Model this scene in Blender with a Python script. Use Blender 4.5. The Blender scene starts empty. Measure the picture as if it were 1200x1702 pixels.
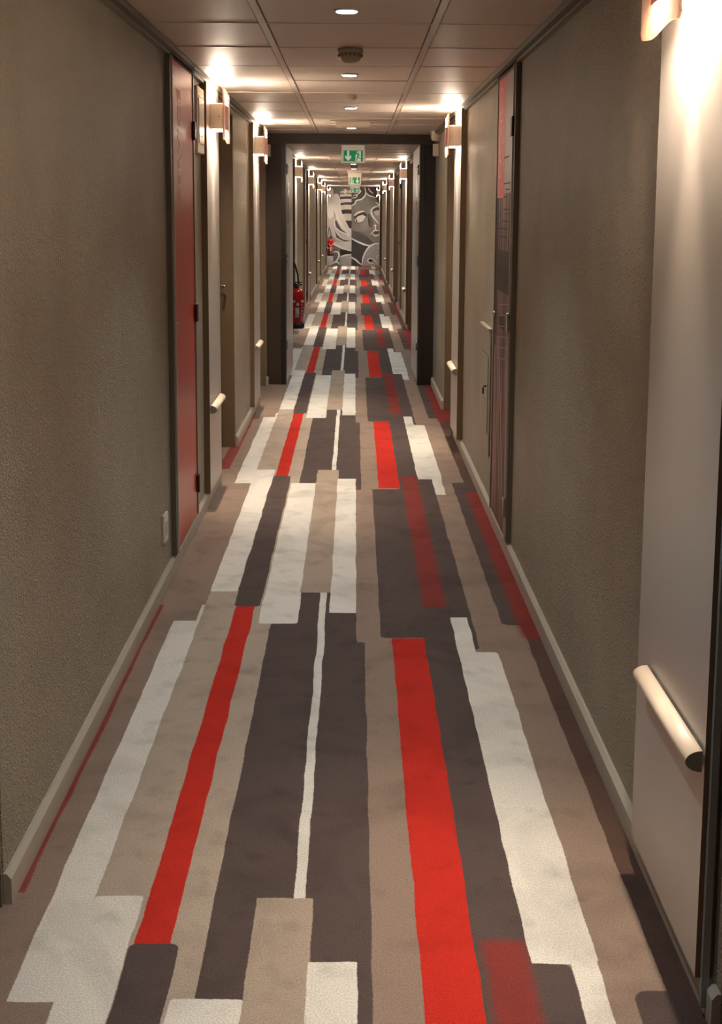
import bpy, bmesh, math, random
from mathutils import Vector, Matrix
random.seed(7)
S = bpy.context.scene
COL = S.collection

# ------------------------------------------------------------------ camera
F, CY, TH, YAW, ROLL, EYE = 1900.0, 595.76, 0.1288, 0.0061, -0.0058, 1.539
cam = bpy.data.cameras.new('camera'); co = bpy.data.objects.new('camera', cam); COL.objects.link(co)
cam.sensor_fit = 'VERTICAL'; cam.sensor_height = 36.0; cam.lens = F / 1702 * 36.0
cam.shift_x = 0.0; cam.shift_y = -(851 - CY) / 1702
cam.clip_start = 0.05; cam.clip_end = 100
fwd = Vector((math.sin(YAW) * math.cos(TH), math.cos(YAW) * math.cos(TH), -math.sin(TH)))
right = Vector((math.cos(YAW), -math.sin(YAW), 0))
down = fwd.cross(right)
r2 = right * math.cos(ROLL) + down * math.sin(ROLL)
d2 = -right * math.sin(ROLL) + down * math.cos(ROLL)
co.matrix_world = Matrix(((r2.x, -d2.x, -fwd.x, 0), (r2.y, -d2.y, -fwd.y, 0), (r2.z, -d2.z, -fwd.z, EYE), (0, 0, 0, 1)))
S.camera = co

# ------------------------------------------------------------------ light and exposure
w = bpy.data.worlds.new('world'); S.world = w; w.use_nodes = True
w.node_tree.nodes['Background'].inputs[0].default_value = (1.0, 0.9, 0.8, 1)
w.node_tree.nodes['Background'].inputs[1].default_value = 0.02
S.view_settings.view_transform = 'Standard'; S.view_settings.look = 'None'
S.view_settings.gamma = 1; S.view_settings.use_curve_mapping = False
S.view_settings.exposure = 1.23
WARM = (1.0, 0.80, 0.60); COOL = (0.82, 0.94, 1.0)
SC_DOWN, SC_UP, SC_FILL, DL = 11.0, 6.0, 4.0, 22.0

# ------------------------------------------------------------------ room measures (metres, +Y runs down the corridor)
XL, XR = -0.773, 0.700           # plaster faces
H = 2.193                        # ceiling
Y0, Y1 = -2.6, 32.0
RD = 0.10                        # depth of the door recesses
LIN = 2.14                       # underside of the lintels
LREC = [(-0.4, 0.6), (1.3, 2.375), (6.31, 7.35), (8.97, 9.96), (13.4, 14.3), (18.9, 20.0), (23.4, 24.5), (26.1, 27.2)]
RREC = [(-1.2, -0.1), (0.9, 1.985), (7.73, 8.8), (13.6, 14.75), (18.5, 19.6), (23.0, 24.1), (29.6, 30.7)]
LPAN = [(5.81, 6.31), (8.45, 8.97), (14.3, 14.8), (18.4, 18.9), (22.9, 23.4), (25.6, 26.1), (30.7, 31.2)]
RPAN = [(2.03, 2.54), (7.25, 7.73), (14.75, 15.25), (19.6, 20.1), (24.1, 24.6), (30.7, 31.2)]

# ------------------------------------------------------------------ materials
def srgb(r, g, b):
    f = lambda c: (c / 255 / 12.92) if c / 255 <= 0.04045 else ((c / 255 + 0.055) / 1.055) ** 2.4
    return (f(r), f(g), f(b), 1)
def mat(name, color, rough=0.6, metal=0.0, emit=None, es=0, noise=0.0, nscale=30, bump=0.0, bscale=200, bdist=0.002, coat=0):
    m = bpy.data.materials.new(name); m.use_nodes = True
    nt = m.node_tree; b = nt.nodes['Principled BSDF']
    b.inputs['Base Color'].default_value = color
    b.inputs['Roughness'].default_value = rough; b.inputs['Metallic'].default_value = metal
    b.inputs['Coat Weight'].default_value = coat
    if emit: b.inputs['Emission Color'].default_value = emit; b.inputs['Emission Strength'].default_value = es
    tc = nt.nodes.new('ShaderNodeTexCoord')
    if noise:
        n = nt.nodes.new('ShaderNodeTexNoise'); n.inputs['Scale'].default_value = nscale; n.inputs['Detail'].default_value = 4
        nt.links.new(tc.outputs['Object'], n.inputs['Vector'])
        hs = nt.nodes.new('ShaderNodeHueSaturation'); hs.inputs['Color'].default_value = color
        mr = nt.nodes.new('ShaderNodeMapRange'); mr.inputs[1].default_value = .3; mr.inputs[2].default_value = .7
        mr.inputs[3].default_value = 1 - noise; mr.inputs[4].default_value = 1 + noise
        nt.links.new(n.outputs['Fac'], mr.inputs[0]); nt.links.new(mr.outputs[0], hs.inputs['Value'])
        nt.links.new(hs.outputs[0], b.inputs['Base Color'])
    if bump:
        n = nt.nodes.new('ShaderNodeTexNoise'); n.inputs['Scale'].default_value = bscale; n.inputs['Detail'].default_value = 3
        nt.links.new(tc.outputs['Object'], n.inputs['Vector'])
        bp = nt.nodes.new('ShaderNodeBump'); bp.inputs['Strength'].default_value = bump; bp.inputs['Distance'].default_value = bdist
        nt.links.new(n.outputs['Fac'], bp.inputs['Height']); nt.links.new(bp.outputs[0], b.inputs['Normal'])
    return m

def plaster():
    m = mat('wrinkled_plaster', srgb(168, 154, 134), 0.42)
    nt = m.node_tree; b = nt.nodes['Principled BSDF']; tc = nt.nodes.new('ShaderNodeTexCoord')
    n1 = nt.nodes.new('ShaderNodeTexNoise'); n1.inputs['Scale'].default_value = 42; n1.inputs['Detail'].default_value = 3; n1.inputs['Distortion'].default_value = 1.6
    n2 = nt.nodes.new('ShaderNodeTexNoise'); n2.inputs['Scale'].default_value = 190; n2.inputs['Detail'].default_value = 3
    n3 = nt.nodes.new('ShaderNodeTexNoise'); n3.inputs['Scale'].default_value = 2.2; n3.inputs['Detail'].default_value = 5
    for n in (n1, n2, n3): nt.links.new(tc.outputs['Object'], n.inputs['Vector'])
    r = nt.nodes.new('ShaderNodeMath'); r.operation = 'SUBTRACT'; r.inputs[1].default_value = .5
    nt.links.new(n1.outputs['Fac'], r.inputs[0])
    ab = nt.nodes.new('ShaderNodeMath'); ab.operation = 'ABSOLUTE'; nt.links.new(r.outputs[0], ab.inputs[0])
    ml = nt.nodes.new('ShaderNodeMath'); ml.operation = 'MULTIPLY_ADD'; ml.inputs[1].default_value = .35
    nt.links.new(n2.outputs['Fac'], ml.inputs[0]); nt.links.new(ab.outputs[0], ml.inputs[2])
    bp = nt.nodes.new('ShaderNodeBump'); bp.inputs['Strength'].default_value = 1.0; bp.inputs['Distance'].default_value = 0.036
    nt.links.new(ml.outputs[0], bp.inputs['Height']); nt.links.new(bp.outputs[0], b.inputs['Normal'])
    cr = nt.nodes.new('ShaderNodeValToRGB'); cr.color_ramp.elements[0].position = .35; cr.color_ramp.elements[1].position = .7
    cr.color_ramp.elements[0].color = srgb(172, 159, 136); cr.color_ramp.elements[1].color = srgb(192, 179, 155)
    nt.links.new(n3.outputs['Fac'], cr.inputs[0]); nt.links.new(cr.outputs[0], b.inputs['Base Color'])
    return m

M = dict(
    wall=plaster(),
    skirt=mat('skirting_paint', srgb(182, 174, 160), 0.4),
    tile=mat('ceiling_tile', srgb(222, 204, 188), 0.45, noise=.05, nscale=250, bump=.25, bscale=500, bdist=.0008),
    tbar=mat('ceiling_bar', srgb(214, 198, 182), 0.35),
    slab=mat('slab', srgb(60, 55, 50), .9),
    panel=mat('satin_panel', srgb(190, 184, 176), 0.38, metal=0.25, bump=.05, bscale=300, bdist=.0005),
    pedge=mat('panel_edge', srgb(118, 96, 70), 0.5),
    rail=mat('rail', srgb(222, 205, 186), 0.35),
    railcap=mat('rail_cap', srgb(150, 148, 142), 0.5),
    door=mat('door_brown', srgb(124, 106, 84), 0.45, noise=.05, nscale=8),
    frame=mat('door_frame', srgb(138, 128, 114), 0.4, metal=.2),
    steel=mat('steel_profile', srgb(150, 156, 156), .45, metal=.3),
    framed=mat('door_frame_dark', srgb(100, 90, 76), 0.45),
    red=mat('red_door', srgb(188, 52, 44), 0.32),
    hinge=mat('hinge', srgb(60, 36, 28), 0.4, metal=.4),
    chrome=mat('chrome', srgb(190, 188, 185), 0.2, metal=1),
    white=mat('white_plastic', srgb(222, 212, 198), 0.35),
    cream=mat('cream_plastic', srgb(232, 216, 192), 0.4),
    box=mat('sconce_box', srgb(244, 230, 212), 0.4),
    plate=None,
    redglass=mat('red_insert', srgb(160, 62, 48), 0.3),
    black=mat('black_rubber', srgb(22, 20, 20), 0.5),
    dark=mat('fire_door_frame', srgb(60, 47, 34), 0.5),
    darker=mat('fire_door_edge', srgb(30, 22, 18), 0.4),
    leaf=mat('fire_door_leaf', srgb(204, 198, 190), 0.35, metal=.3),
    glassdk=mat('vision_glass', srgb(96, 68, 44), 0.15),
    extred=mat('extinguisher_red', srgb(190, 22, 18), 0.25, coat=.4),
    label=mat('paper_label', srgb(205, 198, 190), 0.6),
    lamp=mat('downlight_lens', (1, 1, 1, 1), .5, emit=(.86, .96, 1, 1), es=14),
    hot=mat('sconce_lens', (1, 1, 1, 1), .5, emit=(1, .9, .74, 1), es=22),
    glow=mat('sconce_diffuser', (1, 1, 1, 1), .5, emit=(1, .84, .68, 1), es=84.0),
    green=mat('sign_green', srgb(20, 110, 66), .35, emit=srgb(20, 120, 70), es=.3),
    signw=mat('sign_white', srgb(205, 208, 190), .35, emit=srgb(205, 210, 190), es=.25),
    acryl=mat('sign_acrylic', srgb(226, 212, 190), .25, emit=srgb(226, 208, 180), es=.12),
    detect=mat('detector', srgb(178, 160, 140), .5),
    detectg=mat('detector_grille', srgb(118, 98, 80), .6),
    ghost=mat('faded_letter', srgb(206, 150, 124), .4),
    bandred=mat('band_red', srgb(206, 84, 66), .45),
    bandltr=mat('band_letter', srgb(214, 130, 110), .45),
)
def plate_mat():
    m = mat('frosted_plate', srgb(236, 214, 200), .3)
    b = m.node_tree.nodes['Principled BSDF']
    b.inputs['Transmission Weight'].default_value = 0.0
    nt = m.node_tree; tr = nt.nodes.new('ShaderNodeBsdfTranslucent'); tr.inputs[0].default_value = srgb(250, 226, 206)
    mx = nt.nodes.new('ShaderNodeMixShader'); mx.inputs[0].default_value = .25
    nt.links.new(b.outputs[0], mx.inputs[1]); nt.links.new(tr.outputs[0], mx.inputs[2])
    nt.links.new(mx.outputs[0], nt.nodes['Material Output'].inputs[0])
    return m
M['plate'] = plate_mat()

# ------------------------------------------------------------------ helpers
def new_obj(name, bm, m, parent=None, loc=(0, 0, 0), smooth=False):
    me = bpy.data.meshes.new(name)
    bmesh.ops.recalc_face_normals(bm, faces=bm.faces)
    bm.to_mesh(me); bm.free()
    for x in (m if isinstance(m, (list, tuple)) else [m]): me.materials.append(x)
    if smooth:
        for p in me.polygons: p.use_smooth = True
    o = bpy.data.objects.new(name, me); COL.objects.link(o); o.location = loc
    if parent: o.parent = parent
    return o
def box(bm, x0, x1, y0, y1, z0, z1, mi=0):
    if x0 > x1: x0, x1 = x1, x0
    v = [bm.verts.new((x, y, z)) for x in (x0, x1) for y in (y0, y1) for z in (z0, z1)]
    fs = []
    for q in ((0, 1, 3, 2), (4, 6, 7, 5), (0, 4, 5, 1), (2, 3, 7, 6), (0, 2, 6, 4), (1, 5, 7, 3)):
        f = bm.faces.new([v[i] for i in q]); f.material_index = mi; fs.append(f)
    return fs
def bevel(bm, w=.004, seg=2):
    bmesh.ops.bevel(bm, geom=list(bm.edges), offset=w, segments=seg, affect='EDGES', profile=.6)
def cyl(bm, c, axis, r0, r1, h, n=24, mi=0):
    """frustum starting at c along axis ('x','y','z' with sign in h)"""
    a = {'x': Vector((1, 0, 0)), 'y': Vector((0, 1, 0)), 'z': Vector((0, 0, 1))}[axis]
    u = Vector((0, 0, 1)) if axis != 'z' else Vector((1, 0, 0)); t = a.cross(u)
    A, B = [], []
    for i in range(n):
        k = 2 * math.pi * i / n; d = u * math.cos(k) + t * math.sin(k)
        A.append(bm.verts.new(Vector(c) + d * r0)); B.append(bm.verts.new(Vector(c) + a * h + d * r1))
    for i in range(n):
        j = (i + 1) % n; f = bm.faces.new((A[i], A[j], B[j], B[i])); f.material_index = mi; f.smooth = True
    bm.faces.new(A).material_index = mi; bm.faces.new(B).material_index = mi
def lathe(bm, prof, c=(0, 0, 0), axis='z', n=28, mi=0):
    a = {'x': Vector((1, 0, 0)), 'y': Vector((0, 1, 0)), 'z': Vector((0, 0, 1))}[axis]
    u = Vector((0, 0, 1)) if axis != 'z' else Vector((1, 0, 0)); t = a.cross(u); rings = []
    for r, z in prof:
        rings.append([bm.verts.new(Vector(c) + a * z + (u * math.cos(2 * math.pi * i / n) + t * math.sin(2 * math.pi * i / n)) * max(r, 1e-4)) for i in range(n)])
    for A, B in zip(rings, rings[1:]):
        for i in range(n):
            j = (i + 1) % n; f = bm.faces.new((A[i], A[j], B[j], B[i])); f.smooth = True; f.material_index = mi
    bm.faces.new(rings[0]).material_index = mi; bm.faces.new(rings[-1]).material_index = mi
def tube(bm, pts, r, n=10):
    pts = [Vector(p) for p in pts]; rings = []
    for i, p in enumerate(pts):
        d = (pts[min(i + 1, len(pts) - 1)] - pts[max(i - 1, 0)]).normalized()
        u = d.cross(Vector((0, 0, 1)) if abs(d.z) < .9 else Vector((1, 0, 0))).normalized(); t = d.cross(u)
        rings.append([bm.verts.new(p + (u * math.cos(2 * math.pi * k / n) + t * math.sin(2 * math.pi * k / n)) * r) for k in range(n)])
    for A, B in zip(rings, rings[1:]):
        for k in range(n): bm.faces.new((A[k], A[(k + 1) % n], B[(k + 1) % n], B[k])).smooth = True
    bm.faces.new(rings[0]); bm.faces.new(rings[-1])
def struct(o): o['kind'] = 'structure'; return o
def tag(o, label, cat, group=None):
    o['label'] = label; o['category'] = cat
    if group: o['group'] = group
    return o
def empty(name, loc=(0, 0, 0)):
    o = bpy.data.objects.new(name, None); COL.objects.link(o); o.location = loc; o.empty_display_size = .05; return o
def B(*boxes, bev=0, seg=1):
    bm = bmesh.new()
    for b in boxes: box(bm, *b)
    if bev: bevel(bm, bev, seg)
    return bm

# ------------------------------------------------------------------ carpet floor
def carpet():
    m = bpy.data.materials.new('striped_carpet'); m.use_nodes = True; nt = m.node_tree; N = nt.nodes; L = nt.links
    bs = N['Principled BSDF']; bs.inputs['Roughness'].default_value = .95; bs.inputs['Specular IOR Level'].default_value = .1
    P, R0 = 4.285, 4.305
    def math_(op, a, b=None, c=None):
        n = N.new('ShaderNodeMath'); n.operation = op
        for i, v in enumerate((a, b, c)):
            if v is None: continue
            if isinstance(v, (int, float)): n.inputs[i].default_value = v
            else: L.new(v, n.inputs[i])
        return n.outputs[0]
    tc = N.new('ShaderNodeTexCoord'); sep = N.new('ShaderNodeSeparateXYZ'); L.new(tc.outputs['Object'], sep.inputs[0])
    def noise(scale, detail=2, vec=None, dist=0):
        n = N.new('ShaderNodeTexNoise'); n.inputs['Scale'].default_value = scale; n.inputs['Detail'].default_value = detail
        L.new(vec if vec else tc.outputs['Object'], n.inputs['Vector']); return n
    # hand-tufted edges wander by a few millimetres
    wn = noise(5, 2); sp = N.new('ShaderNodeSeparateColor'); L.new(wn.outputs['Color'], sp.inputs[0])
    fn = noise(110, 2); sf = N.new('ShaderNodeSeparateColor'); L.new(fn.outputs['Color'], sf.inputs[0])
    x = math_('ADD', sep.outputs[0], math_('ADD', math_('MULTIPLY', math_('SUBTRACT', sp.outputs[0], .5), .015), math_('MULTIPLY', math_('SUBTRACT', sf.outputs[0], .5), .004)))
    yw = math_('ADD', sep.outputs[1], math_('ADD', math_('MULTIPLY', math_('SUBTRACT', sp.outputs[1], .5), .018), math_('MULTIPLY', math_('SUBTRACT', sf.outputs[1], .5), .004)))
    t = math_('FRACT', math_('ADD', math_('DIVIDE', math_('SUBTRACT', yw, R0), P), 20.6))   # frac offset .6
    v = math_('MULTIPLY', t, P)
    cmb = N.new('ShaderNodeCombineXYZ'); L.new(x, cmb.inputs[0]); L.new(v, cmb.inputs[1])
    # patch group
    g = bpy.data.node_groups.new('carpet_patch', 'ShaderNodeTree')
    for nm, ty in (('P', 'NodeSocketVector'), ('C', 'NodeSocketVector'), ('H', 'NodeSocketVector'), ('R', 'NodeSocketFloat'), ('S', 'NodeSocketFloat'), ('Col', 'NodeSocketColor'), ('Under', 'NodeSocketColor')):
        g.interface.new_socket(nm, in_out='INPUT', socket_type=ty)
    g.interface.new_socket('Out', in_out='OUTPUT', socket_type='NodeSocketColor')
    gi = g.nodes.new('NodeGroupInput'); go = g.nodes.new('NodeGroupOutput')
    def vm(op, a, b=None):
        n = g.nodes.new('ShaderNodeVectorMath'); n.operation = op
        g.links.new(a, n.inputs[0])
        if b is not None:
            if isinstance(b, tuple): n.inputs[1].default_value = b
            else: g.links.new(b, n.inputs[1])
        return n
    q = vm('SUBTRACT', gi.outputs['P'], gi.outputs['C']); q = vm('ABSOLUTE', q.outputs[0]); q = vm('SUBTRACT', q.outputs[0], gi.outputs['H'])
    q = vm('MAXIMUM', q.outputs[0], (0, 0, 0)); ln = vm('LENGTH', q.outputs[0])
    s1 = g.nodes.new('ShaderNodeMath'); s1.operation = 'SUBTRACT'; g.links.new(gi.outputs['R'], s1.inputs[0]); g.links.new(ln.outputs['Value'], s1.inputs[1])
    s2 = g.nodes.new('ShaderNodeMath'); s2.operation = 'DIVIDE'; g.links.new(s1.outputs[0], s2.inputs[0]); g.links.new(gi.outputs['S'], s2.inputs[1])
    s3 = g.nodes.new('ShaderNodeMath'); s3.operation = 'ADD'; s3.inputs[1].default_value = .5; s3.use_clamp = True; g.links.new(s2.outputs[0], s3.inputs[0])
    mx = g.nodes.new('ShaderNodeMix'); mx.data_type = 'RGBA'
    g.links.new(s3.outputs[0], mx.inputs[0]); g.links.new(gi.outputs['Under'], mx.inputs[6]); g.links.new(gi.outputs['Col'], mx.inputs[7])
    g.links.new(mx.outputs[2], go.inputs[0])
    W = srgb(216, 212, 203); D = srgb(86, 74, 71); BG = srgb(172, 157, 142); T = srgb(143, 124, 111)
    R = srgb(188, 48, 38); DR = srgb(136, 50, 45); BR = srgb(90, 70, 62); B2 = srgb(165, 149, 134)
    pat = [  # x0,x1,t0,t1,colour,corner radius,softness
        (-.81, -.743, -.44, .006, DR, .002, .006),
        (-.579, -.460, -1, 1, BG, .001, .002), (-.47, -.304, -1, 1, BG, .001, .002),
        (-.675, -.579, -.524, -.035, W, .002, .002), (-.591, -.578, -.05, .006, W, .002, .002),
        (-.58, -.468, .043, .557, W, .012, .002),
        (-.457, -.382, -.483, .002, R, .002, .002), (-.466, -.363, .002, .5185, D, .018, .002),
        (-.307, -.08, -.54, .045, D, .002, .002), (-.1, .043, -.557, -.084, D, .015, .002), (-.1, .013, -.557, .01, D, .002, .002),
        (-.130, -.104, -.46, .045, W, .002, .002),
        (-.355, -.208, -.042, .478, W, .012, .002), (-.213, -.086, .041, .556, B2, .003, .002), (-.090, .013, -.014, .504, W, .004, .002),
        (.254, .375, -1, 1, D, .001, .002), (.104, .444, -.074, .446, D, .022, .002), (.36, .452, -.1, .5035, D, .022, .002),
        (.142, .260, -.549, -.075, R, .003, .002), (.280, .364, .002, .52, DR, .008, .03),
        (.372, .436, -.497, -.025, W, .002, .002), (.372, .512, -.497, -.105, W, .018, .002), (.453, .508, -.582, -.3, W, .01, .002),
        (.630, .8, -1, 1, BR, .001, .002), (.560, .66, -.043, .484, D, .03, .003), (.622, .9, -.073, .433, DR, .01, .035),
    ]
    cur = None
    base = N.new('ShaderNodeRGB'); base.outputs[0].default_value = T; cur = base.outputs[0]
    for x0, x1, a, b, c, r, s in pat:
        for k in (-1, 0, 1, 2):
            if a == -1:
                if k: continue
                y0_, y1_ = -1, P + 1
            else:
                y0_, y1_ = (a + .6 + k) * P, (b + .6 + k) * P
                if y1_ < 0 or y0_ > P: continue
            n = N.new('ShaderNodeGroup'); n.node_tree = g
            L.new(cmb.outputs[0], n.inputs['P'])
            n.inputs['C'].default_value = ((x0 + x1) / 2, (y0_ + y1_) / 2, 0)
            n.inputs['H'].default_value = ((x1 - x0) / 2 - r, (y1_ - y0_) / 2 - r, 1)
            n.inputs['R'].default_value = r; n.inputs['S'].default_value = s; n.inputs['Col'].default_value = c
            L.new(cur, n.inputs['Under']); cur = n.outputs[0]
    # pile grain, traffic smudges
    n1 = noise(260, 3); n2 = noise(3.2, 6, dist=.4); n2.inputs['Distortion'].default_value = 1.2; n3 = noise(11, 4)
    def rng(src, a, b, c, d):
        r = N.new('ShaderNodeMapRange'); L.new(src, r.inputs[0])
        for i, vv in enumerate((a, b, c, d)): r.inputs[i + 1].default_value = vv
        return r.outputs[0]
    val = math_('MULTIPLY', rng(n1.outputs['Fac'], .3, .7, .76, 1.2), math_('MULTIPLY', rng(n2.outputs['Fac'], .3, .52, .82, 1.02), rng(n3.outputs['Fac'], .28, .44, .83, 1.0)))
    hs = N.new('ShaderNodeHueSaturation'); L.new(cur, hs.inputs['Color']); L.new(val, hs.inputs['Value']); L.new(hs.outputs[0], bs.inputs['Base Color'])
    bp = N.new('ShaderNodeBump'); bp.inputs['Strength'].default_value = .5; bp.inputs['Distance'].default_value = .004
    L.new(n1.outputs['Fac'], bp.inputs['Height']); L.new(bp.outputs[0], bs.inputs['Normal'])
    return m
bm = B((XL - .25, XR + .25, Y0 - .1, Y1 + .15, -.05, 0))
struct(new_obj('floor', bm, carpet()))

# ------------------------------------------------------------------ walls with door recesses
def wall(name, xf, sgn, recs):
    bm = bmesh.new(); y = Y0; xb = xf + sgn * .22
    for a, b in recs:
        box(bm, xf, xb, y, a, 0, H + .05)
        box(bm, xf, xb, a, b, LIN, H + .05)
        box(bm, xf + sgn * (RD + .045), xb, a, b, 0, LIN)
        y = b
    box(bm, xf, xb, y, Y1, 0, H + .05)
    return struct(new_obj(name, bm, M['wall']))
wall('wall_left', XL, -1, LREC)
wall('wall_right', XR, 1, RREC)
struct(new_obj('wall_back', B((XL - .22, XR + .22, Y0 - .1, Y0, 0, H + .05)), M['wall']))
struct(new_obj('wall_far', B((XL - .22, XR + .22, Y1, Y1 + .12, 0, H + .05)), M['wall']))

def skirting(name, xf, sgn, recs):
    bm = bmesh.new(); y = Y0
    segs = []
    for a, b in recs: segs.append((y, a)); y = b
    segs.append((y, Y1 - .03))
    for a, b in segs:
        t = -sgn
        prof = [(xf, 0), (xf + t * .017, 0), (xf + t * .017, .060), (xf + t * .007, .072), (xf, .072)]
        A = [bm.verts.new((px, a, pz)) for px, pz in prof]; C = [bm.verts.new((px, b, pz)) for px, pz in prof]
        for i in range(5): bm.faces.new((A[i], A[(i + 1) % 5], C[(i + 1) % 5], C[i]))
        bm.faces.new(A); bm.faces.new(C)
    return struct(new_obj(name, bm, M['skirt']))
skirting('baseboard_left', XL, -1, LREC)
skirting('baseboard_right', XR, 1, RREC)

# crown angle: solid strip coloured dark as the shadow gap, with a pale lower lip
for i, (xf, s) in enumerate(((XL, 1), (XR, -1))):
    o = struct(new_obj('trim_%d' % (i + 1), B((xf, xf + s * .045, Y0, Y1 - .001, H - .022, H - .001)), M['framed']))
    new_obj('lower_lip', B((xf, xf + s * .022, Y0, Y1 - .001, H - .032, H - .0225)), M['frame'], o)

# ------------------------------------------------------------------ ceiling: slab, T bars, lay-in tiles
ceil = struct(new_obj('ceiling', B((XL - .2, XR + .2, Y0, Y1, H + .03, H + .08)), M['slab']))
JL, JR, JY = -0.3286, 0.2817, 4.169
k0 = math.ceil((Y0 - JY) / .6); k1 = math.floor((Y1 - JY) / .6)
for nm, x in (('long_bar', JL), ('long_bar', JR)):
    new_obj(nm, B((x - .012, x + .012, Y0, Y1, H - .001, H + .029)), M['tbar'], ceil)
cols = [(XL + .002, JL - .012), (JL + .012, JR - .012), (JR + .012, XR - .002)]
tile_me = {}
for ci, (a, b) in enumerate(cols):
    bm = bmesh.new(); box(bm, a + .003, b - .003, .004, .596, H + .002, H + .016)
    ed = [e for e in bm.edges if all(v.co.z < H + .01 for v in e.verts)]
    bmesh.ops.bevel(bm, geom=ed, offset=.003, segments=1, affect='EDGES')
    me = bpy.data.meshes.new('ceiling_tile'); bm.to_mesh(me); bm.free(); me.materials.append(M['tile']); tile_me[ci] = me
bar = B((XL + .002, XR - .002, -.005, .005, H - .0005, H + .028)); bar_me = bpy.data.meshes.new('cross_bar'); bar.to_mesh(bar_me); bar.free(); bar_me.materials.append(M['tbar'])
for k in range(k0 - 1, k1 + 1):
    y = JY + k * .6
    for ci in range(3):
        o = bpy.data.objects.new('ceiling_tile', tile_me[ci]); COL.objects.link(o); o.parent = ceil
        o.location = (0, y, random.uniform(-.0012, .0008)); o.rotation_euler = (random.uniform(-.002, .002), 0, 0)
    if k >= k0:
        o = bpy.data.objects.new('cross_bar', bar_me); COL.objects.link(o); o.parent = ceil; o.location = (0, y, 0)

# ------------------------------------------------------------------ lamps
def spot(name, loc, d, energy, size, blend, color, r, parent):
    l = bpy.data.lights.new(name, 'SPOT'); l.energy = energy; l.spot_size = math.radians(size); l.spot_blend = blend
    l.color = color; l.shadow_soft_size = r
    o = bpy.data.objects.new(name, l); COL.objects.link(o); o.location = loc
    o.rotation_euler = Vector(d).to_track_quat('-Z', 'Y').to_euler(); o.parent = parent; return o

def ordinal(i): return ['nearest', 'second', 'third', 'fourth', 'fifth', 'sixth', 'seventh', 'eighth', 'ninth', 'tenth', 'eleventh', 'twelfth', 'thirteenth', 'fourteenth', 'fifteenth', 'sixteenth', 'seventeenth', 'eighteenth'][i]
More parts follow.
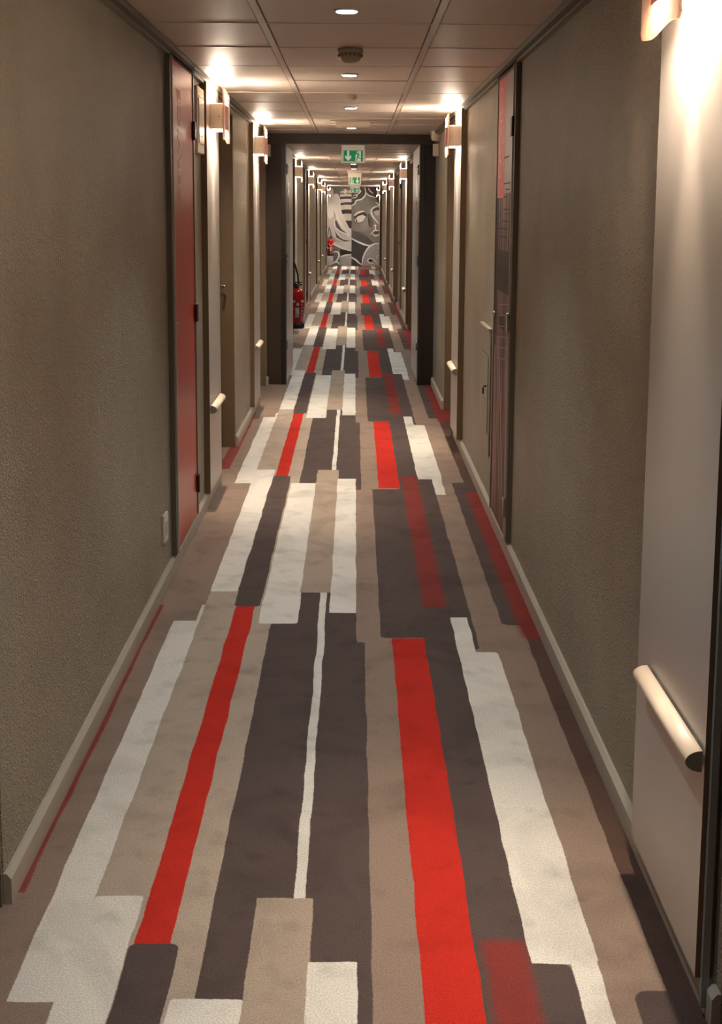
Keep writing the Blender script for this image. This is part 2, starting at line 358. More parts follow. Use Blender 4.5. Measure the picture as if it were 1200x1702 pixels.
# pilaster panels with a rail, and the sconce that hangs on each
def pilaster(side, a, b, label, slabel):
    s = -1 if side == 'L' else 1          # outward
    xf = XL if side == 'L' else XR; t = .031 if side == 'L' else .037
    root = empty('pilaster_panel', (xf, a, 0)); tag(root, label, 'wall panel', 'pilaster panels carrying the wall lamps')
    front = -s * t
    bm = bmesh.new()
    fs = box(bm, 0, front, 0, b - a, .075, H - .001)
    for f in fs:
        if abs(f.calc_center_median().x - front) > 1e-4: f.material_index = 1
    new_obj('board', bm, [M['panel'], M['pedge']], root)
    if side == 'R' and a > 2 and a < 2.1:
        for x0_, x1_ in ((-.027, -.013), (-.004, .0)):
            new_obj('edge_profile', B((x0_, x1_, -.012, -.0005, .02, H - .035)), M['steel'], root)
    # half-round rail standing a little off the board
    bm = bmesh.new(); zc = .515; y0, y1 = .0, .41; n = 12
    base = front - s * .005
    pr = [(base, zc - .021)] + [(base - s * .032 * math.sin(math.pi * i / n), zc - .021 * math.cos(math.pi * i / n)) for i in range(1, n)] + [(base, zc + .021)]
    A = [bm.verts.new((px, y0, pz)) for px, pz in pr]; C = [bm.verts.new((px, y1, pz)) for px, pz in pr]
    for i in range(len(pr)):
        j = (i + 1) % len(pr); f = bm.faces.new((A[i], A[j], C[j], C[i])); f.smooth = i < len(pr) - 1
    bm.faces.new(A).material_index = 1; bm.faces.new(C).material_index = 1
    rail = new_obj('rail', bm, [M['rail'], M['railcap']], root)
    for yy in (.07, .33): new_obj('bracket', B((front, base, yy - .012, yy + .012, zc - .012, zc + .012)), M['railcap'], rail)
    # sconce
    c = (a + b) / 2
    sc = empty('wall_sconce', (xf - s * t, c, 2.01)); tag(sc, slabel, 'wall lamp', 'square wall sconces with red centred diffusers')
    xo = -s * .068
    bm = B((0, -s * .064, -.115, .115, -.062, .065)); bevel(bm, .003)
    bxo = new_obj('housing', bm, M['box'], sc)
    new_obj('seam', B((-s * .0175, -s * .0195, -.1158, .1158, -.0615, .0645)), M['cream'], bxo)
    bm = bmesh.new(); cyl(bm, (-s * .047, -.1155, 0), 'y', .003, .003, -.001, 10); new_obj('screw', bm, M['hinge'], bxo)
    for zz in (-.0645, .0655):
        new_obj('lamp_lens', B((-s * .006, -s * .058, -.085, .085, zz, zz + .003)), M['hot'], bxo)
    # wavy-edged frosted plate
    bm = bmesh.new(); n = 24; pts = []
    for i in range(n + 1):
        u = i / n; yy = -.14 + .28 * u; cr = .012 * (max(0, abs(2 * u - 1) - .9) / .1) ** 2
        pts.append((yy, -.120 + .007 * math.sin(2 * math.pi * u) + cr))
    for i in range(n, -1, -1):
        u = i / n; yy = -.14 + .28 * u; cr = .012 * (max(0, abs(2 * u - 1) - .9) / .1) ** 2
        pts.append((yy, .135 + .007 * math.sin(2 * math.pi * u) - cr))
    A = [bm.verts.new((xo, y, z)) for y, z in pts]; C = [bm.verts.new((xo - s * .006, y, z)) for y, z in pts]
    for i in range(len(pts)): j = (i + 1) % len(pts); bm.faces.new((A[i], A[j], C[j], C[i]))
    bm.faces.new(A); bm.faces.new(C)
    pl = new_obj('diffuser_plate', bm, M['plate'], sc)
    xx = xo - s * .0062
    new_obj('red_insert', B((xx, xx - s * .0012, -.062, .062, -.062, .062)), M['redglass'], pl)
    for z0, z1 in ((-.110, -.066), (.066, .122)):
        bm = bmesh.new(); nn = 10; zc2 = z0 if z0 < 0 else z1; zi = z1 if z0 < 0 else z0; P2 = []
        for i in range(nn + 1):
            u = i / nn; yy = -.055 + .11 * u; P2.append((yy, zi + (zc2 - zi) * (math.sin(math.pi * (.12 + .76 * u)) ** .6)))
        P2 += [(.045, zi), (-.045, zi)]
        A = [bm.verts.new((xx, y, z)) for y, z in P2]; C = [bm.verts.new((xx - s * .001, y, z)) for y, z in P2]
        for i in range(len(P2)): j = (i + 1) % len(P2); bm.faces.new((A[i], A[j], C[j], C[i]))
        bm.faces.new(A); bm.faces.new(C)
        new_obj('lit_window', bm, M['glow'], pl)
    spot('lamp_down', (-s * .036, 0, -.075), (-s * .25, 0, -1), SC_DOWN, 172, .5, WARM, .015, sc)
    spot('lamp_pool', (-s * .040, 0, -.075), (-s * .26, 0, -1), SC_DOWN * 3.4, 54, 1, WARM, .015, sc)
    spot('lamp_up', (-s * .032, 0, .078), (-s * .35, 0, 1), SC_UP, 174, .2, WARM, .02, sc)
    spot('lamp_beam', (-s * .018, 0, -.07), (s * .02, 0, -1), SC_FILL * 2.5, 34, 1, WARM, .01, sc)
    spot('lamp_beam_up', (-s * .018, 0, .075), (s * .02, 0, 1), SC_FILL, 60, 1, WARM, .01, sc)
lwhere = ['just past the red door', 'by the fire doors', 'behind near extinguisher', 'after distant red closet', 'fifth on that side', 'second last before the mural', 'last beside the mural']
for i, (a, b) in enumerate(LPAN):
    pilaster('L', a, b, 'pale satin board with low rail on left wall, ' + lwhere[i], 'lit box lamp with red square on left wall board, ' + lwhere[i])
rwhere = ['at right foreground edge', 'just before the fire doors', 'first beyond the fire doors', 'second beyond the fire doors', 'third beyond the fire doors', 'last beside the mural']
for i, (a, b) in enumerate(RPAN):
    pilaster('R', a, b, 'pale satin board with low rail on right wall, ' + rwhere[i], 'lit box lamp with red square on right wall board, ' + rwhere[i])

for i in range(-2, 16):
    y = 3.885 + 1.8 * i
    x = -.030 if y < 12 else -.02
    root = empty('downlight', (x, y, H)); 
    lab = 'small round white recessed ceiling spot, ' + (ordinal(i) + ' in view counting from the camera' if i >= 0 else ['just behind the camera', 'just above the top edge of the frame'][i + 2])
    tag(root, lab, 'ceiling light', 'row of round recessed ceiling spots')
    bm = bmesh.new(); lathe(bm, [(.042, .002), (.044, -.003), (.040, -.006), (.034, -.004)], n=28); new_obj('bezel', bm, M['white'], root)
    bm = bmesh.new(); cyl(bm, (0, 0, -.0045), 'z', .0335, .0335, -.002, 24); new_obj('lens', bm, M['lamp'], root)
    spot('light', (0, 0, -.012), (0, 0, -1), DL, 92, .9, COOL, .03, root)

# ------------------------------------------------------------------ room doors in the recesses
dn = 0
def room_door(side, a, b, near_handle=False):
    global dn; dn += 1
    s = -1 if side == 'L' else 1; xf = XL if side == 'L' else XR
    root = struct(empty('door_%d' % dn, (xf + s * (RD + .045), a, 0)))
    W = b - a
    x0 = -s * .045
    new_obj('leaf', B((0, x0, .035, W - .035, .006, LIN - .035)), M['door'], root)
    for y0, y1, z0, z1 in ((.001, .034, 0, LIN - .001), (W - .034, W - .001, 0, LIN - .001), (.0345, W - .0345, LIN - .034, LIN - .001)):
        new_obj('frame_bar', B((-s * .001, x0 - s * .012, y0, y1, z0, z1)), M['frame'], root)
    hy = .09 if near_handle else W - .10
    bm = bmesh.new(); box(bm, x0, x0 - s * .008, hy - .02, hy + .02, .95, 1.17); bevel(bm, .002, 1)
    h = new_obj('handle_plate', bm, M['chrome'], root)
    bm = bmesh.new(); d = 1 if near_handle else -1
    tube(bm, [(x0 - s * .008, hy, 1.06), (x0 - s * .045, hy, 1.06), (x0 - s * .052, hy + d * .012, 1.06), (x0 - s * .052, hy + d * .11, 1.06)], .009)
    new_obj('lever', bm, M['chrome'], h)
    for y0, y1 in ((.0005, .012), (W - .012, W - .0005)):      # reveal linings of the recess
        new_obj('lining', B((x0 - s * .013, -s * (RD + .0425), y0, y1, 0, LIN - .001)), M['door'], root)
    new_obj('lining', B((x0 - s * .013, -s * (RD + .0425), .0125, W - .0125, LIN - .014, LIN - .001)), M['door'], root)
for a, b in LREC: room_door('L', a, b)
for a, b in RREC: room_door('R', a, b)

# steel door profile at the right edge of the picture
# ------------------------------------------------------------------ closet doors
def text_mesh(body, size, mat_, name, parent, mw):
    cu = bpy.data.curves.new(name, 'FONT'); cu.body = body; cu.size = size; cu.extrude = .0004; cu.align_x = 'LEFT'; cu.align_y = 'CENTER'; cu.resolution_u = 3
    tmp = bpy.data.objects.new('t', cu); COL.objects.link(tmp); bpy.context.view_layer.update()
    me = bpy.data.meshes.new_from_object(tmp.evaluated_get(bpy.context.evaluated_depsgraph_get()))
    bpy.data.objects.remove(tmp); me.name = name; me.materials.clear(); me.materials.append(mat_)
    o = bpy.data.objects.new(name, me); COL.objects.link(o); o.parent = parent; o.matrix_local = mw; return o
def closet_door(side, a, b, leafmat, hinges_far, z0=.075, z1=2.16, detail=True):
    global dn; dn += 1
    s = -1 if side == 'L' else 1; xf = XL if side == 'L' else XR; fw = .045
    root = struct(empty('door_%d' % dn, (xf, a - fw, 0))); W = b - a + 2 * fw
    for y0, y1, q0 in ((0, fw - .012, z0), (W - fw + .008, W - .012, z0), (fw - .0115, W - fw + .0075, z1)):
        bm = B((0, -s * .022, y0, y1, q0, z1 + fw * .5))
        for f in bm.faces:
            if y0 == 0: f.material_index = 1
        new_obj('frame_bar', bm, [M['frame'], M['framed']], root)
    new_obj('frame_bead', B((0, -s * .028, fw - .0115, fw + .001, z0, z1)), M['skirt'], root)
    lf = new_obj('leaf', B((0, -s * .018, fw + .005, W - fw - .005, z0 + .004, z1 - .005)), leafmat, root)
    hy = W - fw - .003 if hinges_far else fw + .003
    for z in (.23, 1.055, 1.90):
        bm = bmesh.new(); box(bm, -s * .0185, -s * .034, hy - .022, hy + .022, z - .042, z + .042); bevel(bm, .004, 2)
        new_obj('hinge', bm, M['hinge'] if (side == 'L' or z > 1.5) else M['chrome'], root)
    ly = fw + .035 if hinges_far else W - fw - .04
    bm = bmesh.new(); cyl(bm, (-s * .018, ly, 1.05), 'x', .014, .012, -s * .012, 18); new_obj('lock', bm, M['chrome'], lf)
    return root, lf, W, fw, s
r1, lf, Wd, fw, s = closet_door('L', 4.775, 5.40, M['red'], True)
mw = Matrix(((0, 0, 1, .0185), (0, -1, 0, .245), (1, 0, 0, 1.56), (0, 0, 0, 1)))
# text runs upward: local x -> +Z ; local y -> toward -Y side for the left wall
mw = Matrix(((0, 0, 1, .0185), (0, 0, 0, 0), (0, 0, 0, 0), (0, 0, 0, 1)))
def orient(xdir, ydir, zdir, loc):
    return Matrix(((xdir[0], ydir[0], zdir[0], loc[0]), (xdir[1], ydir[1], zdir[1], loc[1]), (xdir[2], ydir[2], zdir[2], loc[2]), (0, 0, 0, 1)))
text_mesh('SERVICE', .135, M['ghost'], 'lettering', lf, orient((0, 0, 1), (0, -1, 0), (1, 0, 0), (.0186, .265, 1.56)))
r2d, lf2, Wd, fw, s = closet_door('R', 4.975, 5.53, None or M['framed'], False)

# printed photograph on the right closet door
def print_mat():
    m = mat('printed_photograph', srgb(104, 78, 72), .55)
    nt = m.node_tree; b = nt.nodes['Principled BSDF']; tc = nt.nodes.new('ShaderNodeTexCoord')
    mp = nt.nodes.new('ShaderNodeMapping'); mp.inputs['Scale'].default_value = (1, 14, 1.0); nt.links.new(tc.outputs['Object'], mp.inputs[0])
    n = nt.nodes.new('ShaderNodeTexNoise'); n.inputs['Scale'].default_value = 1.6; n.inputs['Detail'].default_value = 6; nt.links.new(mp.outputs[0], n.inputs[0])
    cr = nt.nodes.new('ShaderNodeValToRGB'); e = cr.color_ramp.elements
    e[0].position = .35; e[0].color = srgb(66, 42, 36); e[1].position = .68; e[1].color = srgb(160, 122, 114)
    x = cr.color_ramp.elements.new(.5); x.color = srgb(104, 76, 70)
    nt.links.new(n.outputs['Fac'], cr.inputs[0]); nt.links.new(cr.outputs[0], b.inputs['Base Color']); return m
pm = print_mat()
zt, zb = 2.15, .085
pr_ = new_obj('photo_print', B((-.0182, -.0192, .052, Wd - .052, zb, zt)), pm, lf2)
q = -.0194
new_obj('red_band', B((q, q - .0006, Wd - .30, Wd - .06, 1.60, 2.145)), M['bandred'], pr_)
text_mesh('SERVICE', .15, M['bandltr'], 'lettering', pr_, orient((0, 0, 1), (0, 1, 0), (-1, 0, 0), (q - .0010, Wd - .175, 1.61)))
inkd = mat('dark_ink', srgb(44, 28, 24), .6); inkl = mat('pale_ink', srgb(182, 148, 136), .5); inks = mat('sky_ink', srgb(150, 126, 118), .4)
new_obj('sky_print', B((q, q - .0004, .055, Wd - .305, 1.62, 2.145)), inks, pr_)
bm = bmesh.new(); box(bm, q, q - .0005, .10, .50, 1.17, 1.36); box(bm, q, q - .0005, Wd - .13, Wd - .06, .9, 1.6); box(bm, q, q - .0005, .25, .42, 1.0, 1.06)
for k in range(10):
    zz = 1.42 + k * .05 * random.uniform(.6, 1); yy = random.uniform(.1, .25); box(bm, q, q - .0005, yy, yy + random.uniform(.15, .35), zz, zz + .006)
for yy in (.14, .22, .37, .45): box(bm, q, q - .0005, yy, yy + .006, 1.36, 1.36 + random.uniform(.1, .35))
new_obj('dark_ink', bm, inkd, pr_)
bm = bmesh.new()
def quad(bm, pts, x, mi=0):
    f = bm.faces.new([bm.verts.new((x, y, z)) for y, z in pts]); f.material_index = mi
for y0, y1, wv in ((.12, .40, .03), (.25, .47, .025), (.09, .12, .02), (Wd - .13, Wd - .10, .012)):
    quad(bm, [(y0, .10), (y0 + wv * .4, .10), (y1 + wv, .95), (y1, .95)], q - .0006)
for k in range(6): quad(bm, [(.10, 1.13 - k * .05), (.45, 1.10 - k * .05), (.45, 1.103 - k * .05), (.10, 1.133 - k * .05)], q - .0006)
new_obj('pale_ink', bm, inkl, pr_)
# distant closets
closet_door('L', 17.35, 17.95, M['red'], True)
closet_door('R', 17.1, 17.7, mat('dark_red_leaf', srgb(96, 52, 46), .35), False)

# ------------------------------------------------------------------ wall items
def electric_box():
    root = empty('fuse_box', (XL, 5.555, 1.81)); tag(root, 'shallow cream electrical cover high on left wall beside the red door', 'electrical box')
    bm = B((0, .022, 0, .235, 0, .315)); bevel(bm, .006, 2); new_obj('cover', bm, M['cream'], root)
    bm = bmesh.new(); box(bm, .0222, .026, .03, .205, .045, .262); bevel(bm, .0015, 1); d = new_obj('flap', bm, M['white'], root)
    new_obj('slot', B((.0223, .0238, .03, .205, .266, .272)), M['hinge'], root)
    for zz in (.235, .08):
        bm = bmesh.new(); cyl(bm, (.026, .11, zz), 'x', .004, .004, .002, 10); new_obj('screw', bm, M['chrome'], d)
electric_box()
root = empty('wall_socket', (XL, 4.50, .195)); tag(root, 'white plastic wall socket low on left wall beside red door', 'socket')
bm = B((0, .012, 0, .085, 0, .115)); bevel(bm, .004, 2); new_obj('cover', bm, M['white'], root)
bm = B((.0121, .015, .02, .065, .03, .085)); bevel(bm, .001, 1); new_obj('outlet', bm, M['label'], root)

root = empty('access_hatch', (XR, 5.76, .29)); tag(root, 'painted service hatch low on right wall between photo door and lamp board', 'hatch')
bm = B((0, -.010, 0, .41, 0, .645)); bevel(bm, .003, 1); fr = new_obj('surround', bm, M['wall'], root)
new_obj('top_ledge', B((0, -.018, 0, .41, .646, .656)), M['skirt'], root)
new_obj('reveal', B((-.0101, -.0112, .045, .375, .105, .515)), M['pedge'], root)
new_obj('hatch_door', B((-.0113, -.014, .05, .37, .11, .51)), M['wall'], root)
bm = bmesh.new(); tube(bm, [(-.014, .09, .35), (-.028, .09, .35), (-.032, .09, .34), (-.030, .092, .31)], .004); new_obj('latch', bm, M['hinge'], root)

# wall alarms before the fire doors
root = empty('alarm_sounder', (XR, 9.62, 2.17)); tag(root, 'round cream alarm sounder high on right wall by the fire doors', 'alarm')
bm = bmesh.new(); lathe(bm, [(.052, 0), (.058, -.006), (.058, -.05), (.05, -.066), (.02, -.07)], axis='x'); new_obj('drum', bm, M['cream'], root)
bm = bmesh.new(); lathe(bm, [(.04, -.0705), (.036, -.074), (.01, -.075)], axis='x'); new_obj('grille', bm, M['detect'], root)
for nm, xf, s, y, z, lb in (('junction_box', XR, -1, 9.75, 2.045, 'small cream box beneath round sounder on right wall'), ('junction_box', XL, 1, 9.68 + .30, 2.045, 'small cream box high on left wall by the fire doors')):
    root = empty(nm, (xf, y, z)); tag(root, lb, 'box')
    bm = B((0, s * .045, -.04, .04, -.05, .05)); bevel(bm, .004, 2); new_obj('housing', bm, M['cream'], root)
    bm = bmesh.new(); cyl(bm, (s * .02, 0, -.05), 'z', .008, .006, -.018, 12); new_obj('gland', bm, M['chrome'], root)

# ------------------------------------------------------------------ fire door screen
YP = 10.06
dn += 1
root = struct(empty('door_%d' % dn, (0, YP, 0)))
new_obj('header', B((XL + .001, XR - .001, 0, .10, 2.112, H - .002)), M['dark'], root)
new_obj('side_post', B((XL + .001, -.642, 0, .10, 0, 2.111)), M['dark'], root)
new_obj('side_post', B((.602, XR - .001, 0, .10, 0, 2.111)), M['darker'], root)
new_obj('inner_post', B((-.641, -.603, -.012, .11, 0, 2.111)), M['darker'], root)
new_obj('inner_post', B((.563, .601, -.012, .11, 0, 2.111)), M['darker'], root)
for s, x, L in ((-1, -.602, 1.02), (1, .562, 1.02)):
    lfo = new_obj('fire_leaf', B((x, x + s * .040, .112, .112 + L, .008, 2.10)), M['leaf'], root)
    new_obj('leaf_edge', B((x + s * .001, x + s * .039, .1105, .1118, .008, 2.10)), M['darker'], lfo)
    new_obj('vision_slot', B((x - s * .002, x + s * .001, .30, .46, 1.42, 1.93)), M['glassdk'], lfo)
    for z in (.3, 1.05, 1.85):
        bm = bmesh.new(); cyl(bm, (x - s * .004, .112, z), 'z', .007, .007, .09, 10); new_obj('hinge', bm, M['chrome'], lfo)
root2 = root

# ------------------------------------------------------------------ ceiling fittings
def detector(x, y, big, label):
    root = empty('smoke_detector', (x, y, H)); tag(root, label, 'detector', 'ceiling detectors')
    k = 1 if big else .5
    bm = bmesh.new(); lathe(bm, [(.050 * k, 0), (.053 * k, -.004), (.053 * k, -.016 * k), (.047 * k, -.02 * k)]); new_obj('base', bm, M['detect'], root)
    bm = bmesh.new(); lathe(bm, [(.047 * k, -.02 * k), (.047 * k, -.030 * k), (.040 * k, -.045 * k), (.024 * k, -.054 * k), (.002, -.056 * k)]); h = new_obj('head', bm, M['detect'], root)
    bm = bmesh.new()
    for i in range(16):
        a = i * math.pi / 8; cx, cy = math.cos(a) * .0475 * k, math.sin(a) * .0475 * k
        box(bm, cx - .004 * k, cx + .004 * k, cy - .004 * k, cy + .004 * k, -.032 * k, -.022 * k)
    new_obj('vents', bm, M['detectg'], h)
detector(-.022, 4.80, True, 'large round smoke detector on the ceiling, nearest to the camera')
detector(-.018, 6.71, False, 'tiny sprinkler-like sensor on the ceiling between two downlights')
detector(-.014, 16.9, True, 'round smoke detector hanging beyond the first exit sign')

root = empty('emergency_light', (-.015, 8.62, H)); tag(root, 'flat cream emergency light unit on ceiling before the fire doors', 'emergency light')
bm = B((-.17, .17, -.07, .07, -.008, 0)); bevel(bm, .002, 1); new_obj('mount', bm, M['cream'], root)
bm = B((-.135, .125, -.055, .055, -.042, -.0082)); bevel(bm, .005, 2); new_obj('body', bm, M['cream'], root)
new_obj('lens', B((-.10, .09, -.035, .035, -.0445, -.0421)), M['label'], root)

def sign(y, x, wv, zt, hv, mirror, label):
    root = empty('exit_sign', (x, y, zt)); tag(root, label, 'exit sign', 'green exit signs along the ceiling')
    hw = wv / 2
    bm = B((-hw * 1.2, hw * 1.25, -.035, .035, H - zt - .045, H - zt)); bevel(bm, .006, 2); new_obj('ceiling_mount', bm, M['cream'], root)
    for sx in (-1, 1): new_obj('bracket', B((sx * hw * 1.02 - .006, sx * hw * 1.02 + .006, -.006, .006, -.02, H - zt - .044)), M['cream'], root)
    pl = new_obj('acrylic_plate', B((-hw, hw, -.004, .004, -hv, H - zt - .046)), M['acryl'], root)
    a, b = -hw * .80, hw * .80; t, bt = -hv * .10, -hv * .88; fy = -.0046; m = -1 if mirror else 1
    X = lambda u: m * (a + (b - a) * u)
    Z = lambda v: bt + (t - bt) * v
    def poly(bm, pts, yy):
        bm.faces.new([bm.verts.new((X(u), yy, Z(v))) for u, v in pts])
    bm = bmesh.new(); poly(bm, [(0, 0), (1, 0), (1, 1), (0, 1)], fy); new_obj('green_field', bm, M['green'], pl)
    bm = bmesh.new(); yy = fy - .0006
    poly(bm, [(.19, .97), (.29, .97), (.29, .42), (.36, .55), (.40, .50), (.40, .33), (.24, .04), (.08, .33), (.08, .50), (.12, .55), (.19, .42)], yy)
    poly(bm, [(.62, .02), (.90, .02), (.90, .95), (.70, .95), (.70, .75), (.62, .6)], yy)
    new_obj('white_symbol', bm, M['signw'], pl)
    bm = bmesh.new(); yy = fy - .0012
    poly(bm, [(.73, .86), (.76, .92), (.80, .92), (.82, .86), (.80, .80), (.76, .80)], yy)
    poly(bm, [(.70, .74), (.78, .76), (.80, .44), (.70, .42), (.72, .6)], yy)
    poly(bm, [(.78, .74), (.86, .62), (.88, .56), (.85, .56), (.78, .65)], yy)
    poly(bm, [(.70, .74), (.65, .60), (.67, .58), (.72, .68)], yy)
    poly(bm, [(.72, .44), (.80, .44), (.86, .30), (.92, .30), (.92, .24), (.82, .24), (.78, .36)], yy)
    poly(bm, [(.70, .44), (.76, .42), (.72, .22), (.70, .04), (.66, .04), (.67, .24)], yy)
    new_obj('running_figure', bm, M['green'], pl)
sign(10.95, -.018, .225, 2.112, .13, False, 'nearest green exit sign with down arrow and running figure')
sign(19.0, -.004, .205, 2.09, .13, True, 'middle green exit sign, figure left and arrow right')
sign(27.6, .0, .22, 2.075, .115, True, 'farthest small exit sign in front of the mural')

# ------------------------------------------------------------------ fire extinguishers
def extinguisher(y, z, label, k=1.0):
    cx = XL + .02 + .09
    root = empty('fire_extinguisher', (cx, y, z)); tag(root, label, 'fire extinguisher')
    R = .088
    bm = bmesh.new(); lathe(bm, [(R * .94, .06), (R, .062), (R, .37), (R * .96, .405), (R * .8, .435), (R * .5, .455), (.03, .462), (.022, .475)], n=36); body = new_obj('cylinder', bm, M['extred'], root)
    bm = bmesh.new(); lathe(bm, [(R * .9, 0), (R * .99, .004), (R * 1.0, .062), (R * .9, .064)], n=36); new_obj('foot', bm, M['black'], root)
    bm = bmesh.new(); cyl(bm, (0, 0, .47), 'z', .03, .026, .03, 16); box(bm, -.055, .06, -.014, .014, .495, .512); box(bm, -.02, .065, -.012, .012, .525, .535); box(bm, -.02, -.012, -.012, .012, .51, .53)
    new_obj('valve', bm, M['black'], root)
    bm = bmesh.new(); cyl(bm, (.02, -.02, .495), 'y', .016, .016, -.012, 14); new_obj('gauge', bm, M['chrome'], root)
    bm = bmesh.new(); pts = []
    tube(bm, [(-.066, -.02, .50), (-.064, -.02, .60), (-.045, -.02, .72), (-.03, -.02, .775), (-.015, -.02, .72), (.012, -.02, .62), (.02, -.02, .51)], .0105); new_obj('hose', bm, M['black'], root)
    new_obj('wall_bracket', B((-.108, -.084, -.03, .03, .22, .40)), M['hinge'], root)
    new_obj('hose_hook', B((-.108, -.024, -.026, -.014, .775, .788)), M['chrome'], root)
    def curved(name, a0, a1, z0, z1, m_, n=8, rnd=False):
        bm = bmesh.new(); r = R + .0012
        if rnd:
            c = (a0 + a1) / 2; h = (a1 - a0) / 2; zc = (z0 + z1) / 2; rz = (z1 - z0) / 2
            bm.faces.new([bm.verts.new((math.sin(c + h * math.cos(k)) * r, -math.cos(c + h * math.cos(k)) * r, zc + rz * math.sin(k))) for k in [i * math.pi / 8 for i in range(16)]])
        else:
            A = [(math.sin(a0 + (a1 - a0) * i / n) * r, -math.cos(a0 + (a1 - a0) * i / n) * r) for i in range(n + 1)]
            lo = [bm.verts.new((x, y_, z0)) for x, y_ in A]; hi = [bm.verts.new((x, y_, z1)) for x, y_ in A]
            for i in range(n): bm.faces.new((lo[i], lo[i + 1], hi[i + 1], hi[i]))
        new_obj(name, bm, m_, body)
    curved('round_sticker', -.46, -.12, .30, .335, M['label'], rnd=True)
    curved('round_sticker', .0, .34, .265, .30, M['label'], rnd=True)
    curved('paper_label', -.16, .34, .165, .245, M['label']); curved('paper_label', -.2, .32, .135, .155, M['label'])
    curved('side_label', .62, 1.15, .305, .33, M['label'])
    for i, zz in enumerate((.27, .235, .2, .165, .125, .095)): curved('printed_line', .66, .66 + .16 + .22 * ((i * 7) % 3) / 2, zz, zz + .012, M['label'])
extinguisher(13.15, .185, 'red fire extinguisher with black hose on left wall just past the fire doors')
extinguisher(31.45, .30, 'small distant red extinguisher at far left end in front of the mural')

root = empty('call_point', (XR, 31.5, 1.15)); tag(root, 'small red alarm call point on far right wall beside the mural', 'alarm')
bm = B((0, -.05, -.05, .05, -.05, .05)); bevel(bm, .004, 2); new_obj('housing', bm, M['extred'], root); new_obj('window', B((-.01, -.04, -.0515, -.0502, -.02, .02)), M['label'], root)
root = empty('alarm_sounder', (-.265, Y1 - .03, 2.06)); tag(root, 'round yellowish sounder high on the mural wall', 'alarm')
bm = bmesh.new(); lathe(bm, [(.062, 0), (.066, -.006), (.06, -.035), (.03, -.045), (.002, -.046)], axis='y'); new_obj('drum', bm, M['cream'], root)

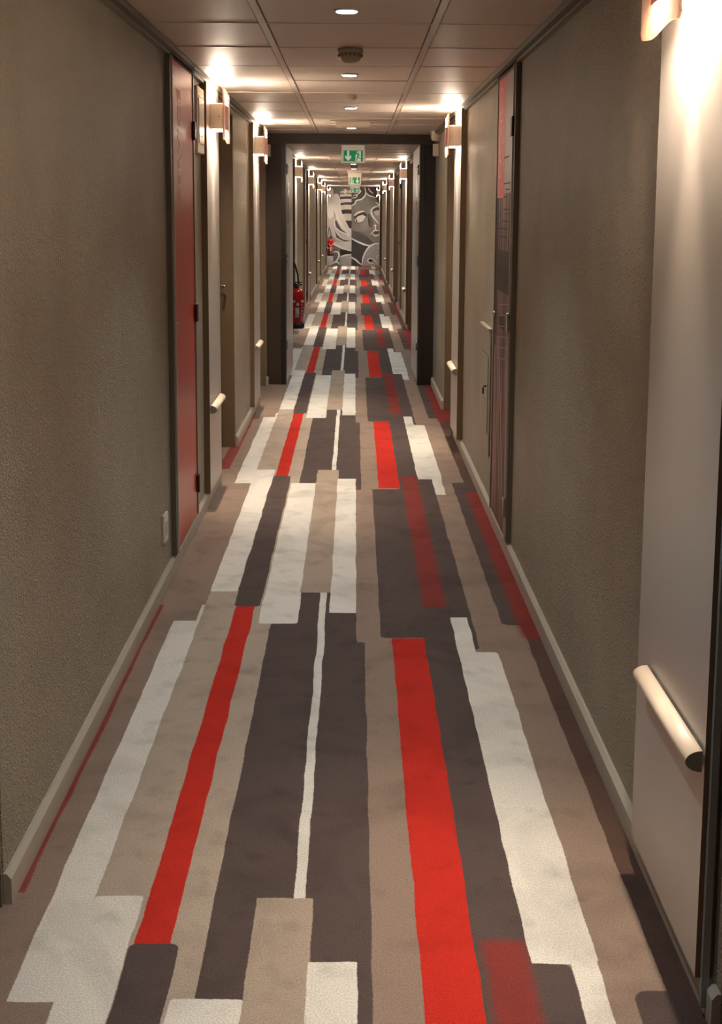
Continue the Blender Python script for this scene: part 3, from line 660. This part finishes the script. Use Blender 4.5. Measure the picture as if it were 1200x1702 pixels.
# ------------------------------------------------------------------ mural
def mural():
    root = empty('mural', (0, Y1 - .001, 0)); tag(root, 'grey painted mural of a wing and a classical face on the end wall', 'mural')
    A = (197, 945, 250, 1392)
    X = lambda u: -.772 + (u - A[0]) / (A[1] - A[0]) * 1.471
    Z = lambda v: (A[3] - v) / (A[3] - A[2]) * (H - .003)
    new_obj('board', B((XL + .0005, XR - .0005, -.012, 0, .001, H - .003)), mat('mural_ground', srgb(120, 106, 100), .8, noise=.1, nscale=2), root)
    lay = [0]
    def poly(name, pts, m_):
        lay[0] += 1; bm = bmesh.new(); yy = -.0125 - lay[0] * .0004
        bm.faces.new([bm.verts.new((min(max(X(u), XL + .002), XR - .002), yy, min(max(Z(v), .002), H - .004))) for u, v in pts]); bmesh.ops.triangulate(bm, faces=bm.faces)
        return new_obj(name, bm, m_, root)
    def stroke(name, pts, wd, m_):
        lay[0] += 1; bm = bmesh.new(); yy = -.0125 - lay[0] * .0004
        P = []
        for i in range(len(pts) - 1):      # catmull-rom
            p0 = pts[max(i - 1, 0)]; p1 = pts[i]; p2 = pts[i + 1]; p3 = pts[min(i + 2, len(pts) - 1)]
            for k in range(6):
                t = k / 6; P.append(tuple(.5 * (2 * p1[c] + (p2[c] - p0[c]) * t + (2 * p0[c] - 5 * p1[c] + 4 * p2[c] - p3[c]) * t * t + (3 * p1[c] - p0[c] - 3 * p2[c] + p3[c]) * t ** 3) for c in (0, 1)))
        P.append(pts[-1]); L_, R_ = [], []
        for i, p in enumerate(P):
            a = P[max(i - 1, 0)]; b = P[min(i + 1, len(P) - 1)]; dx, dy = b[0] - a[0], b[1] - a[1]; l = math.hypot(dx, dy) or 1
            w_ = wd * (.45 + .55 * math.sin(math.pi * i / (len(P) - 1))) / 2; nx, ny = -dy / l * w_, dx / l * w_
            for Ls, sg in ((L_, 1), (R_, -1)): Ls.append(bm.verts.new((min(max(X(p[0] + sg * nx), XL + .002), XR - .002), yy, min(max(Z(p[1] + sg * ny), .002), H - .004))))
        for i in range(len(P) - 1): bm.faces.new((L_[i], L_[i + 1], R_[i + 1], R_[i]))
        return new_obj(name, bm, m_, root)
    def gr(n, v, nz=.14, ns=2.2):
        v = min(245, v * 1.12 + (8 if v > 90 else 0)); return mat(n, srgb(v - 5, v - 5, v - 2), .8, noise=nz, nscale=ns)
    dk = gr('mural_dark', 62); lt = gr('mural_light', 222, .03); wing = gr('mural_wing', 178, .12, 3); face = gr('mural_face', 112, .28, 1.8); mid = gr('mural_mid', 148); wht = gr('mural_white', 236, .02); pale = gr('mural_pale', 196, .06); blk = gr('mural_black', 42)
    shd = gr('mural_shade', 86, .2)
    poly('background', [(197, 250), (545, 250), (545, 1392), (197, 1392)], gr('mural_brown', 104))
    # striped block
    poly('dark_block', [(380, 350), (545, 350), (545, 900), (440, 900), (380, 520)], dk)
    for a, b, c, d in ((318, 345, 305, 340), (358, 400, 358, 392), (432, 488, 428, 474), (520, 588, 512, 578), (655, 742, 640, 738), (850, 960, 848, 960)):
        poly('band', [(382, a), (460, c - 4), (543, c), (543, d), (460, d - 2), (382, b)], pale)
    # wing
    poly('wing', [(197, 270), (255, 262), (285, 330), (285, 520), (310, 680), (330, 700), (440, 800), (545, 920), (545, 1180), (400, 1150), (260, 1070), (197, 960)], wing)
    poly('feather', [(290, 380), (330, 358), (372, 420), (395, 600), (470, 780), (545, 915), (520, 985), (420, 920), (330, 720), (292, 560)], pale)
    poly('feather_shadow', [(300, 700), (322, 720), (400, 860), (500, 935), (440, 925), (330, 860)], shd)
    poly('feather', [(205, 300), (250, 270), (280, 300), (278, 540), (300, 660), (245, 715), (210, 640)], gr('mural_cream', 204, .06))
    poly('feather_shadow', [(310, 880), (340, 940), (430, 1010), (540, 1030), (440, 1040), (330, 980)], shd)
    poly('feather_shadow', [(215, 900), (260, 960), (330, 1010), (420, 1050), (300, 1040), (230, 980)], mid)
    for pts, wd in (([(290, 380), (330, 358), (368, 420), (392, 600), (465, 770), (545, 915)], 18), ([(290, 400), (285, 520), (330, 660), (400, 790), (470, 880), (520, 960)], 16), ([(300, 740), (310, 820), (380, 890), (500, 935)], 16),
                    ([(300, 740), (330, 700), (300, 760)], 12), ([(197, 830), (215, 940), (280, 1060), (400, 1125), (540, 1178)], 22), ([(205, 560), (215, 660), (243, 718)], 14), ([(230, 260), (268, 270), (280, 330), (280, 480)], 10), ([(320, 880), (380, 970), (460, 1010)], 12)):
        stroke('wing_line', pts, wd, lt)
    poly('dark_wedge', [(385, 1150), (545, 1185), (545, 1215), (385, 1255)], blk)
    poly('lower_block', [(385, 1255), (545, 1222), (545, 1392), (385, 1392)], mid)
    stroke('scroll_line', [(390, 1258), (460, 1236), (545, 1226)], 18, lt)
    stroke('scroll_line', [(250, 1375), (320, 1330), (366, 1260), (360, 1200), (320, 1186), (280, 1200)], 24, wht)
    stroke('scroll_line', [(240, 1392), (300, 1345), (350, 1340), (380, 1380)], 22, wht)
    poly('lower_block', [(197, 1200), (285, 1200), (285, 1330), (240, 1392), (197, 1392)], pale)
    # head
    poly('hair', [(545, 250), (945, 250), (945, 560), (545, 560)], gr('mural_hair', 74, .25))
    poly('neck', [(545, 960), (800, 1100), (945, 1090), (945, 1392), (545, 1392)], gr('mural_neck', 62, .3))
    poly('face', [(545, 525), (610, 455), (680, 425), (730, 370), (745, 330), (790, 380), (880, 410), (915, 480), (945, 520), (945, 1060), (860, 1085), (760, 1085), (640, 1040), (545, 985)], face)
    poly('face_shade', [(545, 880), (640, 900), (760, 960), (860, 1060), (760, 1080), (640, 1035), (545, 980)], shd)
    poly('face_light', [(640, 780), (760, 760), (770, 860), (700, 900), (600, 880), (570, 800)], gr('mural_cheek', 120, .15))
    poly('face_light', [(600, 500), (700, 430), (790, 420), (790, 560), (700, 590), (600, 610)], gr('mural_brow', 118, .15))
    poly('nose_shade', [(770, 640), (800, 640), (850, 740), (860, 800), (830, 835), (790, 820), (800, 760)], shd)
    poly('eye_socket', [(575, 680), (700, 610), (760, 640), (765, 700), (700, 640), (590, 710)], dk)
    poly('eye', [(590, 730), (630, 675), (690, 655), (745, 672), (750, 690), (725, 690), (715, 730), (680, 757), (635, 762), (615, 740), (600, 755)], wht)
    poly('eye_corner', [(602, 728), (620, 715), (625, 760), (612, 752)], dk)
    stroke('brow', [(578, 668), (640, 620), (725, 600)], 26, lt)
    poly('far_eye', [(835, 600), (860, 565), (920, 545), (945, 560), (945, 650), (870, 655)], dk); poly('far_eye', [(850, 610), (890, 588), (945, 585), (945, 655), (875, 655)], mid)
    stroke('nose_line', [(930, 520), (860, 545), (822, 590), (830, 650), (870, 710), (935, 785)], 20, pale)
    stroke('nostril', [(850, 815), (885, 800), (880, 850), (905, 880)], 16, lt)
    stroke('mouth', [(810, 940), (850, 895), (880, 870), (905, 885), (945, 870)], 18, lt)
    poly('lip', [(845, 925), (890, 890), (945, 880), (945, 910)], dk)
    stroke('mouth', [(840, 925), (880, 955), (945, 935)], 18, lt)
    stroke('jaw_line', [(545, 995), (640, 1045), (740, 1085), (830, 1105)], 26, wht)
    for pts, wd in (([(545, 522), (590, 495), (610, 450), (680, 430), (735, 370), (738, 300), (722, 260)], 20), ([(735, 320), (780, 370), (850, 395), (890, 405)], 18), ([(540, 415), (600, 405), (620, 375), (590, 370), (560, 385)], 14), ([(600, 365), (650, 345), (670, 310), (640, 285)], 14), ([(780, 270), (800, 310), (850, 345)], 16), ([(880, 470), (945, 520)], 14)):
        stroke('hair_line', pts, wd, lt)
    poly('shoulder', [(690, 1350), (730, 1210), (800, 1110), (870, 1068), (945, 1060), (945, 1392), (690, 1392)], gr('mural_shoulder', 146, .06))
    stroke('shoulder_line', [(695, 1370), (715, 1250), (780, 1130), (860, 1075), (945, 1062)], 22, lt)
    stroke('shoulder_line', [(540, 1265), (600, 1300), (650, 1345), (690, 1375)], 24, lt)
    poly('eye_shape', [(785, 1300), (820, 1290), (860, 1320), (840, 1325), (800, 1330)], blk)
    stroke('shoulder_line', [(860, 1350), (800, 1350), (775, 1310), (800, 1285), (850, 1295), (910, 1345)], 16, lt)
    stroke('shoulder_line', [(945, 1230), (905, 1250), (900, 1290)], 10, pale)
mural()
